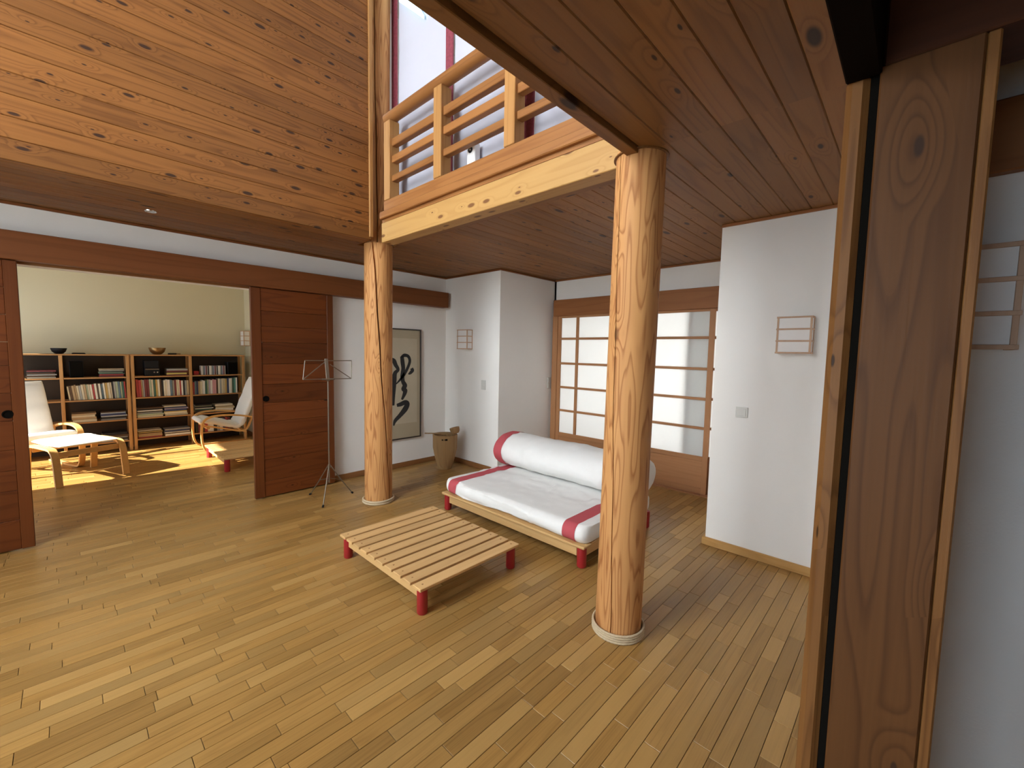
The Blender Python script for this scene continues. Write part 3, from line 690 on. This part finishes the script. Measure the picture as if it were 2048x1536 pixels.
strokes = [([(205,352),(232,335),(268,345),(283,390),(262,455),(225,520),(185,570),(150,605)], [10,16,14,13,13,14,9,4]),
           ([(208,345),(214,400),(220,460),(212,530),(218,580),(236,620),(222,650),(238,668),(232,700),(208,752)], [16,19,18,19,18,22,20,22,18,9]),
           ([(160,802),(195,795),(240,780),(258,800),(238,845),(190,900),(145,945),(131,990)], [14,20,22,24,26,20,16,5]),
           ([(300,458),(308,480),(285,505),(268,512)], [14,17,13,4]),
           ([(100,372),(132,385),(150,425),(172,468),(145,500),(135,560),(132,640),(126,720),(124,800)], [16,20,18,14,18,24,20,18,14]),
           ([(20,460),(60,440),(95,470),(100,530)], [12,16,14,8]), ([(20,640),(70,620),(100,660),(90,760)], [14,18,16,10])]
for pts, ws in strokes:
    sp = smoothpath([(a, b2, 0) for a, b2 in pts], 6); n = len(sp); v = []; f = []
    for i, p in enumerate(sp):
        d = (sp[min(i+1, n-1)]-sp[max(i-1, 0)]).normalized(); t = i/(n-1)*(len(ws)-1); k = min(int(t), len(ws)-2); w = ws[k]+(ws[k+1]-ws[k])*(t-k)
        for s in (-1, 1):
            q = px2loc(p.x - d.y*w*s, p.y + d.x*w*s); v.append((q[0], -.0150, q[1]))
        if i: f.append((2*i-2, 2*i-1, 2*i+1, 2*i))
    nv = len(v); v += [(x, yy+.0008, zz) for x, yy, zz in v]; f += [tuple(nv+q for q in reversed(p)) for p in f]
    MB().add(v, f).obj('brush_stroke', MT['ink'], pc)

# ---------------------------------------------------------------- wooden bucket and ladle
bk = thing('wooden_bucket', (3.285, 4.27, 0), 'tapered wooden tub standing in the corner under the picture', 'tub')
n = 12; bz = [(.088, .0), (.105, .06), (.135, .17), (.155, .27), (.158, .44)]
bb = MB(); v = []; f = []
ring = bz + [(.142, .44), (.138, .30), (0.0, .30)]
for r, zz in ring:
    for k in range(n): a = 2*math.pi*(k+.5)/n; v.append((r*math.cos(a), r*math.sin(a), zz))
for i in range(len(ring)-1):
    for k in range(n): a, b2 = i*n+k, i*n+(k+1) % n; f.append((a, b2, b2+n, a+n))
f.append(tuple(range(n))[::-1])
MB().add(v, f).obj('body', MT['bucket'], bk, 20)
ca = cang(3.285, 4.27)
for da in (-.16, .10):
    s = MB().cbox(-.004, .004, -.016, .016, -.010, .010, .002).obj('grip_hole', MT['dark'], bk, None, (.152*math.cos(ca+da), .152*math.sin(ca+da), .395)); s.rotation_euler = (0, 0, ca+da)
MB().lathe([(0, .345), (.138, .345), (.138, .35), (0, .35)], 24).obj('dark_inner_disc', MT['dark'], bk, 30)  # near-black disc inside the tub, below the rim
ld = thing('ladle', (3.285, 4.27, .4405), 'wooden ladle lying across the corner tub', 'ladle', math.atan2(-.73, .69))
_e = MB().lathe([(0, .0), (.045, .004), (.060, .03), (.064, .075), (.057, .076), (.052, .03), (0, .02)], 24, (0, 0, 0)).obj('cup', MT['bucket'], ld, 40, (.135, 0, .012)); _e.rotation_euler = (0, R(-14), 0)
MB().cbox(-.26, .10, -.010, .010, 0, .012, .003).obj('handle', MT['bucket'], ld)

# ---------------------------------------------------------------- wall lamps, switches, spot
def make_lamp(loc, label):
    t = thing('paper_wall_lamp', loc, label, 'wall lamp')
    D, Wd, H = .095, .2, .25; b = .0115
    MB().box(-D+.004, -.004, -Wd/2+.004, Wd/2-.004, .004, H-.004).obj('paper_shade', MT['paper'], t)
    for x in (-D, -b):
        for yy in (-Wd/2, Wd/2-b): MB().cbox(x, x+b, yy, yy+b, 0, H, .001).obj('corner_bar', MT['lampwood'], t)
    for k in range(4):
        zz = k*(H-b)/3
        MB().cbox(-D-.002, -D+.0025, -Wd/2-.003, Wd/2+.003, zz, zz+b, .001).obj('cross_bar', MT['lampwood'], t)
        for yy in (-Wd/2-.002, Wd/2-.0025): MB().cbox(-D+.003, -.001, yy, yy+.0045, zz, zz+b, .001).obj('side_bar', MT['lampwood'], t)
    return t
lp = make_lamp((XR, .595, 1.525), 'square paper wall lamp above the light switch on the right wall')
copy_tree(lp, (XB, 4.22, 1.525), 0, 'square paper wall lamp near the framed calligraphy')
copy_tree(lp, (1.62, -.072, 1.528), 0, 'square paper wall lamp half hidden by the fir post')
copy_tree(lp, (LX1, 8.13, 1.515), 0, 'square paper wall lamp inside the library')
def switch(loc, label, rows=1, w=.082, h=.078, rz=0):
    t = thing('light_switch', loc, label, 'switch', rz)
    MB().cbox(-.009, 0, -w/2, w/2, 0, h*rows, .003).obj('plate', MT['plastic'], t)
    for k in range(rows): MB().cbox(-.013, -.008, -w/2+.012, w/2-.012, k*h+.012, (k+1)*h-.012, .002).obj('rocker', MT['plastic'], t)
switch((XR, .905, 1.045), 'white light switch below the right wall lamp')
switch((XB, 3.90, 1.02), 'double white switch plate on the corner wall', 2, .08, .06)
switch((4.57, YJ, 1.01), 'white switch plate beside the shoji jamb', 2, .08, .075, R(90))
sp = thing('ceiling_spot', (.472, 4.151, ZC), 'small recessed round spot lamp in the boards above the left wall', 'spotlight')
MB().lathe([(.026, -.001), (.026, -.005), (.036, -.005), (.037, 0), (.026, 0)], 28).obj('ring', MT['chrome'], sp, 40)
MB().lathe([(0, -.002), (.026, -.003), (.026, 0), (0, 0)], 24).obj('lens', MT['plastic'], sp, 40)

# ---------------------------------------------------------------- library: bookcases
CY0, CY1, CH = 8.0, 8.30, 1.362
SH = [.148, .45, .748, 1.05]
def bookcase(x0, x1, xd, label):
    t = thing('bookcase', ((x0+x1)/2, CY0, 0), label, 'bookcase'); c = (x0+x1)/2
    for a in (x0, xd-.017, x1-.035):
        for yy in (0, .26): MB().cbox(a-c, a-c+.035, yy, yy+.035, 0, CH-.018, .003).obj('post', MT['bookcase'], t)
    MB().cbox(x0-c-.005, x1-c+.005, -.01, .30, CH-.018, CH, .003).obj('top', MT['bookcase_x'], t)
    MB().box(x0-c+.004, x1-c-.004, .296, .302, .002, CH-.02).obj('back_panel', MT['bookback'], t)
    for zz in SH:
        for a, b2 in ((x0+.036, xd-.018), (xd+.019, x1-.036)): MB().cbox(a-c, b2-c, .002, .293, zz-.018, zz, .002).obj('shelf', MT['bookcase_x'], t)
    return t
bookcase(-.75, .605, -.055, 'pine bookcase on the left with leaning upright books')
bookcase(.622, 2.02, 1.30, 'pine bookcase on the right with radio and discs')
CN = {'cream': (.62, .55, .40), 'ivory': (.72, .68, .56), 'red': (.38, .05, .05), 'tan': (.42, .30, .17), 'sage green': (.36, .42, .30), 'dark green': (.05, .13, .10), 'slate blue': (.12, .19, .26),
      'navy blue': (.035, .05, .13), 'dark brown': (.08, .045, .025), 'black': (.02, .02, .022), 'grey': (.34, .34, .33), 'white': (.78, .77, .74), 'ochre': (.52, .36, .12), 'pink': (.62, .32, .34), 'teal': (.10, .30, .28), 'maroon': (.17, .035, .04), 'yellow': (.66, .54, .16), 'lilac': (.42, .36, .46)}
ORD = ['first', 'second', 'third', 'fourth', 'fifth', 'sixth', 'seventh', 'eighth', 'ninth', 'tenth', 'eleventh', 'twelfth', 'thirteenth', 'fourteenth', 'fifteenth', 'sixteenth', 'seventeenth', 'eighteenth', 'nineteenth', 'twentieth',
       'twenty-first', 'twenty-second', 'twenty-third', 'twenty-fourth', 'twenty-fifth', 'twenty-sixth', 'twenty-seventh', 'twenty-eighth', 'twenty-ninth', 'thirtieth']
def book_mb(w, d, h):
    """upright book: two covers, rounded spine, recessed pages; spine faces -y"""
    c = min(.003, w*.18); m = MB()
    m.add([(c*.5,0,0),(w-c*.5,0,0),(w,c,0),(w,d,0),(w-c,d,0),(w-c,d*.06,0),(c,d*.06,0),(c,d,0),(0,d,0),(0,c,0)] + [(c*.5,0,h),(w-c*.5,0,h),(w,c,h),(w,d,h),(w-c,d,h),(w-c,d*.06,h),(c,d*.06,h),(c,d,h),(0,d,h),(0,c,h)],
          [(k, (k+1) % 10, 10+(k+1) % 10, 10+k) for k in range(10)] + [tuple(range(10)), tuple(range(10, 20))])
    return m
PAGES = plain('book_pages', (.68, .62, .48), .9)
def upright_row(x0, x1, z, seq, where, hs, lean, grp, seed):
    r = random.Random(seed); x = x0; n = len(seq); ws = [r.uniform(.8, 1.25) for _ in seq]; k = (x1-x0)/sum(ws)
    for i, (cn, w0) in enumerate(zip(seq, ws)):
        w = w0*k; h = hs[0]+(hs[1]-hs[0])*i/max(1, n-1)+r.uniform(-.008, .008); d = r.uniform(.13, .19)
        a = lean*(1-.6*i/n) if lean else 0
        b = book_mb(w-.0012, d, h).obj('book', bookmat(CN[cn]))
        MB().box(min(.003, w*.18), w-.0012-min(.003, w*.18), d*.06, d-.004, .003, h-.003).obj('pages', PAGES, b)
        b.location = (x, CY0+.02+r.uniform(0, .012), z + .0007); b.rotation_euler = (0, R(a), 0)
        tag(b, '%s upright book, %s from left on %s' % (cn, ORD[i], where), 'book', grp)
        x += w
c = 'cream'; iv = 'ivory'
upright_row(.004, .565, SH[2], [c,'dark brown','tan','tan',c,'grey',c,'tan','sage green',c,iv,'red',iv,'dark brown',iv,'slate blue',iv,'ochre',c,c,'black','grey','sage green','slate blue','sage green','dark green','red'], 'left bookcase second shelf', (.19, .235), -6, 'upright books of the left bookcase', 1)
upright_row(.672, 1.278, SH[2], ['red','red','tan','grey','maroon','maroon','sage green',c,'dark green','ochre',iv,'dark brown','black',iv,'white','white','slate blue','grey','maroon',c,'white','red','white','black','grey',c], 'right bookcase second shelf left bay', (.255, .225), -2, 'upright books of the right bookcase middle bay', 2)
upright_row(1.325, 1.915, SH[2], ['red','slate blue','navy blue','tan',c,'white','white','dark green','sage green','lilac','white','pink','pink','dark brown',iv,'grey',c,c,'ochre','navy blue','white','white','dark green','teal','white'], 'right bookcase second shelf right bay', (.20, .25), 0, 'upright books of the right bookcase end bay', 3)
def stack(x0, w, z, items, where, grp, seed):
    r = random.Random(seed)
    for i, (cn, t) in enumerate(items):
        dw = r.uniform(-.02, .006); d = r.uniform(.2, .24); ww = w+dw
        b = book_mb(t-.0008, d, ww).obj('book', bookmat(CN[cn]))
        MB().box(min(.003, t*.18), t-.0008-min(.003, t*.18), d*.06, d-.004, .003, ww-.003).obj('pages', PAGES, b)
        # laid flat, spine to the room: local x (thickness) up, local z (height) along +x
        b.matrix_world = Matrix.Translation((x0+r.uniform(0, .012), CY0+.015+r.uniform(0, .02), z+.0004)) @ Matrix(((0, 0, 1, 0), (0, 1, 0, 0), (1, 0, 0, 0), (0, 0, 0, 1)))
        tag(b, '%s book lying %s from bottom, %s' % (cn, ORD[i], where), 'book', grp); z += t
stack(.29, .26, SH[3], [('maroon', .022), ('red', .02), ('dark green', .012), ('sage green', .014), ('black', .012), ('ivory', .012), ('dark brown', .01), ('cream', .01)], 'left bookcase top shelf stack', 'stacked books left top', 4)
stack(-.36, .25, SH[3], [('ivory', .016), ('dark brown', .022), ('grey', .014), ('dark brown', .02), ('black', .012), ('maroon', .018)], 'far left top shelf stack', 'stacked books far left', 5)
stack(1.01, .26, SH[3], [('maroon', .016), ('yellow', .026), ('dark brown', .012), ('maroon', .02), ('grey', .03)], 'stack beside the stereo', 'stacked books beside radio', 6)
stack(.015, .24, SH[1], [('cream', .035), ('tan', .03), ('cream', .03), ('tan', .02)], 'left bookcase third shelf stack', 'stacked books left third shelf', 7)
stack(.29, .27, SH[1], [('grey', .02), ('black', .03), ('white', .012), ('navy blue', .03), ('white', .01), ('dark brown', .016)], 'third shelf stack left of middle posts', 'stacked magazines left third shelf', 8)
stack(.29, .27, SH[0], [('white', .014), ('black', .03), ('grey', .016), ('dark brown', .03), ('black', .03)], 'left bookcase lowest shelf stack', 'stacked books left lowest shelf', 9)
stack(.662, .29, SH[1], [('cream', .026), ('sage green', .026), ('grey', .022), ('black', .014), ('white', .016), ('black', .02), ('dark brown', .016)], 'right bookcase third shelf first stack', 'stacked books right third shelf', 10)
stack(.965, .28, SH[1], [('cream', .03), ('ivory', .026), ('yellow', .012), ('navy blue', .026), ('lilac', .02), ('navy blue', .016), ('cream', .02)], 'right bookcase third shelf second stack', 'stacked books right third shelf middle', 11)
stack(1.335, .24, SH[1], [('black', .05), ('dark green', .02), ('white', .01), ('black', .026), ('sage green', .01), ('black', .02)], 'right bookcase third shelf third stack', 'stacked records behind armchair', 12)
stack(1.60, .26, SH[1], [('navy blue', .018), ('white', .036), ('cream', .024), ('tan', .016), ('ivory', .03)], 'right bookcase third shelf last stack', 'stacked books far end', 13)
stack(.662, .28, SH[0], [('red', .02), ('tan', .026), ('tan', .02), ('dark brown', .014), ('ochre', .012), ('black', .012), ('cream', .01)], 'right bookcase lowest shelf first stack', 'stacked books right lowest shelf', 14)
stack(.96, .30, SH[0], [('white', .03), ('dark brown', .014), ('white', .012), ('navy blue', .03), ('grey', .014)], 'right bookcase lowest shelf second stack', 'stacked books right lowest shelf middle', 15)
upright_row(1.34, 1.80, SH[0], ['black','maroon','dark brown','red','white','white','black','grey','white','navy blue','red','maroon'], 'right bookcase lowest shelf behind armchair', (.2, .2), 0, 'upright books behind armchair', 21)
# loudspeakers, radio, discs
def speaker(x, w, h, label):
    t = thing('loudspeaker', (x, CY0+.03, SH[3]+.0005), label, 'loudspeaker')
    MB().cbox(0, w, .008, .19, 0, h, .004).obj('cabinet', MT['black'], t)
    MB().cbox(.006, w-.006, 0, .008, .006, h-.006, .003).obj('grille', MT['dark'], t)
speaker(.02, .13, .215, 'black loudspeaker on the top shelf of the left bookcase')
speaker(1.79, .14, .20, 'black loudspeaker at the right end of the bookcase')
rd = thing('stereo_system', (.77, CY0+.03, SH[3]+.0005), 'small black stereo system on the top shelf of the right bookcase', 'stereo')
MB().cbox(0, .17, 0, .2, 0, .11, .004).obj('amplifier', MT['black'], rd); MB().cbox(0, .16, .005, .2, .112, .225, .004).obj('player', MT['black'], rd)
MB().cbox(.008, .162, -.004, 0, .092, .106, .001).obj('display_strip', MT['metal'], rd)
for kx in (.105, .14): _e = MB().lathe([(.012, 0), (.010, .012), (0, .012)], 16).obj('knob', MT['chrome'], rd, 40, (kx, 0, .055)); _e.rotation_euler = (R(90), 0, 0)
for i in range(22):
    cn = ['white', 'grey', 'slate blue', 'white', 'maroon', 'grey', 'black', 'lilac'][(i*5) % 8]
    b = MB().cbox(0, .0132, 0, .125, 0, .142, .001).obj('disc_case', bookmat(CN[cn])); b.location = (1.44+i*.0145, CY0+.03, SH[3]+.0004)
    tag(b, 'slim %s disc case, %s from left in the row beside the loudspeaker' % (cn, ORD[i]), 'disc case', 'disc cases on the top shelf')
rt = thing('red_tin', (1.345, CY0+.03, SH[3]+.0004), 'small red tin beside the row of discs', 'tin')
MB().cbox(0, .06, 0, .09, 0, .05, .004).obj('body', MT['red'], rt); MB().cbox(-.001, .061, -.001, .091, .05, .06, .002).obj('lid', MT['red'], rt)
# bowls on top
def bowl(loc, r, h, m, label):
    t = thing('bowl', loc, label, 'bowl')
    pr = [(r*.35, 0), (r*.55, h*.08), (r*.85, h*.4), (r, h*.85), (r*1.02, h), (r*.95, h), (r*.8, h*.45), (r*.5, h*.16), (0, h*.12)]
    MB().lathe(pr, 32).obj('body', m, t, 50); MB().lathe([(r*.30, -.0), (r*.36, 0), (r*.37, .004), (r*.30, .004)], 24).obj('foot', m, t, 40)
bowl((.93, 8.12, CH+.0005), .098, .10, MT['brass'], 'brass singing bowl on top of the right bookcase')
bowl((-.065, 8.12, CH+.0005), .075, .075, MT['black'], 'dark bowl on top of the left bookcase')
bs = thing('bowl_mallet', (1.05, 8.1, CH+.0005), 'dark wooden mallet lying beside the brass bowl', 'mallet')
MB().tube([(0, 0, .012), (.10, .01, .012)], .011, 12).obj('head', MT['black'], bs, 50); MB().tube([(.10, .01, .012), (.15, .014, .012)], .009, 12).obj('handle', MT['bucket'], bs, 50)
ic = thing('incense_holder', (.05, 8.1, CH+.0005), 'flat dark tray beside the dark bowl', 'tray')
MB().cbox(0, .13, -.02, .02, 0, .012, .003).obj('body', MT['black'], ic); MB().cbox(.008, .122, -.012, .012, .012, .016, .001).obj('rim', MT['dark'], ic)

# ---------------------------------------------------------------- library: bentwood armchairs and footstool
def armchair(loc, rz, label):
    t = thing('armchair', loc, label, 'armchair', rz)
    hw = .33; bw = .055
    side = smoothpath([(-.36, .016), (-.1, .012), (.20, .013), (.325, .03), (.375, .13), (.385, .30), (.365, .44), (.28, .505), (.12, .52), (-.08, .50), (-.30, .445), (-.36, .43)], 5)
    seat = smoothpath([(.36, .385), (.20, .345), (0, .285), (-.10, .262), (-.185, .30), (-.25, .46), (-.33, .70), (-.42, .96)], 6)
    for s in (-1, 1):
        y0, y1 = sorted((s*hw, s*(hw-bw)))
        MB().ribbon(side, y0, y1, .022).obj('side_frame', MT['birch'], t, 40)
        MB().ribbon([(-.30, .44), (-.30, .235), (-.30, .02)], y0, y1, .02).obj('rear_upright', MT['birch'], t, 40)
        y0, y1 = sorted((s*(hw-bw-.004), s*(hw-bw-.044)))
        MB().ribbon(seat, y0, y1, .02).obj('seat_frame', MT['birch'], t, 40)
    for sx, sz in ((.30, .345), (-.15, .25), (-.35, .86)): MB().cbox(sx-.02, sx+.02, -hw+bw, hw-bw, sz-.01, sz+.01, .003).obj('cross_slat', MT['birch'], t)
    # cushion follows the seat curve
    cp = smoothpath([(.40, .44), (.30, .44), (.18, .405), (.0, .35), (-.07, .335), (-.125, .375), (-.18, .50), (-.265, .74), (-.345, .95), (-.38, 1.02)], 7)
    v = []; f = []; nc = 26; n = len(cp)
    for i, p in enumerate(cp):
        d = (cp[min(i+1, n-1)]-cp[max(i-1, 0)]).normalized(); nx, nz = d.y, -d.x     # p = (x, z)
        e = min(i, n-1-i); th = .042*min(1, .35+.3*e); tu = i/(n-1)
        th *= 1 - .25*abs(math.sin(tu*math.pi*7))**6
        for k in range(nc):
            a = 2*math.pi*k/nc; ca_, sa_ = math.cos(a), math.sin(a)
            yy = .265*math.copysign(abs(ca_)**.35, ca_); q = th*math.copysign(abs(sa_)**.6, sa_)
            w = .005*noise.noise((yy*9, i*.35, loc[0]*3))
            v.append((p.x - nx*(q+w), yy, p.y - nz*(q+w)))
        if i:
            for k in range(nc): a, b2 = (i-1)*nc+k, (i-1)*nc+(k+1) % nc; f.append((a, b2, b2+nc, a+nc))
    f.append(tuple(range(nc))[::-1]); f.append(tuple((n-1)*nc+k for k in range(nc)))
    MB().add(v, f).obj('cushion', MT['white_cloth'], t, 60)
    return t
armchair((1.635, 7.405, 0), R(180), 'bentwood armchair with white cushion near the right bookcase')
armchair((-.335, 7.46, 0), math.atan2(-.93, .36), 'bentwood armchair with white cushion behind the footstool')
fs = thing('footstool', (.035, 6.775, 0), 'bentwood footstool with white cushion in the sunlight', 'footstool', math.atan2(-.93, .36))
fp = smoothpath([(.345, .0), (.325, .15), (.30, .30), (.255, .37), (.17, .39), (-.17, .39), (-.255, .37), (-.30, .30), (-.325, .15), (-.345, .0)], 5)
for s in (-1, 1):
    y0, y1 = sorted((s*.315, s*.255)); MB().ribbon(fp, y0, y1, .022).obj('bent_frame', MT['birch'], fs, 40)
for sx in (-.27, .27): MB().cbox(sx-.011, sx+.011, -.255, .255, .30, .36, .003).obj('apron', MT['birch'], fs)
cu = MB(); v = []; f = []; gx, gy = 40, 24
for s in (1, -1):
    for i in range(gx+1):
        for j in range(gy+1):
            u, w = i/gx*2-1, j/gy*2-1
            e = (max(0, 1-abs(u)**8)*max(0, 1-abs(w)**8))**.4
            th = .032*e*(1-.22*abs(math.sin((u+1)*math.pi*3.5))**8)
            v.append((u*.30, w*.25, .405+.012*u*u + (s*th if s > 0 else -.018*e)))
    o = 0 if s > 0 else (gx+1)*(gy+1)
    for i in range(gx):
        for j in range(gy): a = o+i*(gy+1)+j; f.append((a, a+1, a+gy+2, a+gy+1))
MB().add(v, f).obj('cushion', MT['white_cloth'], fs, 70)
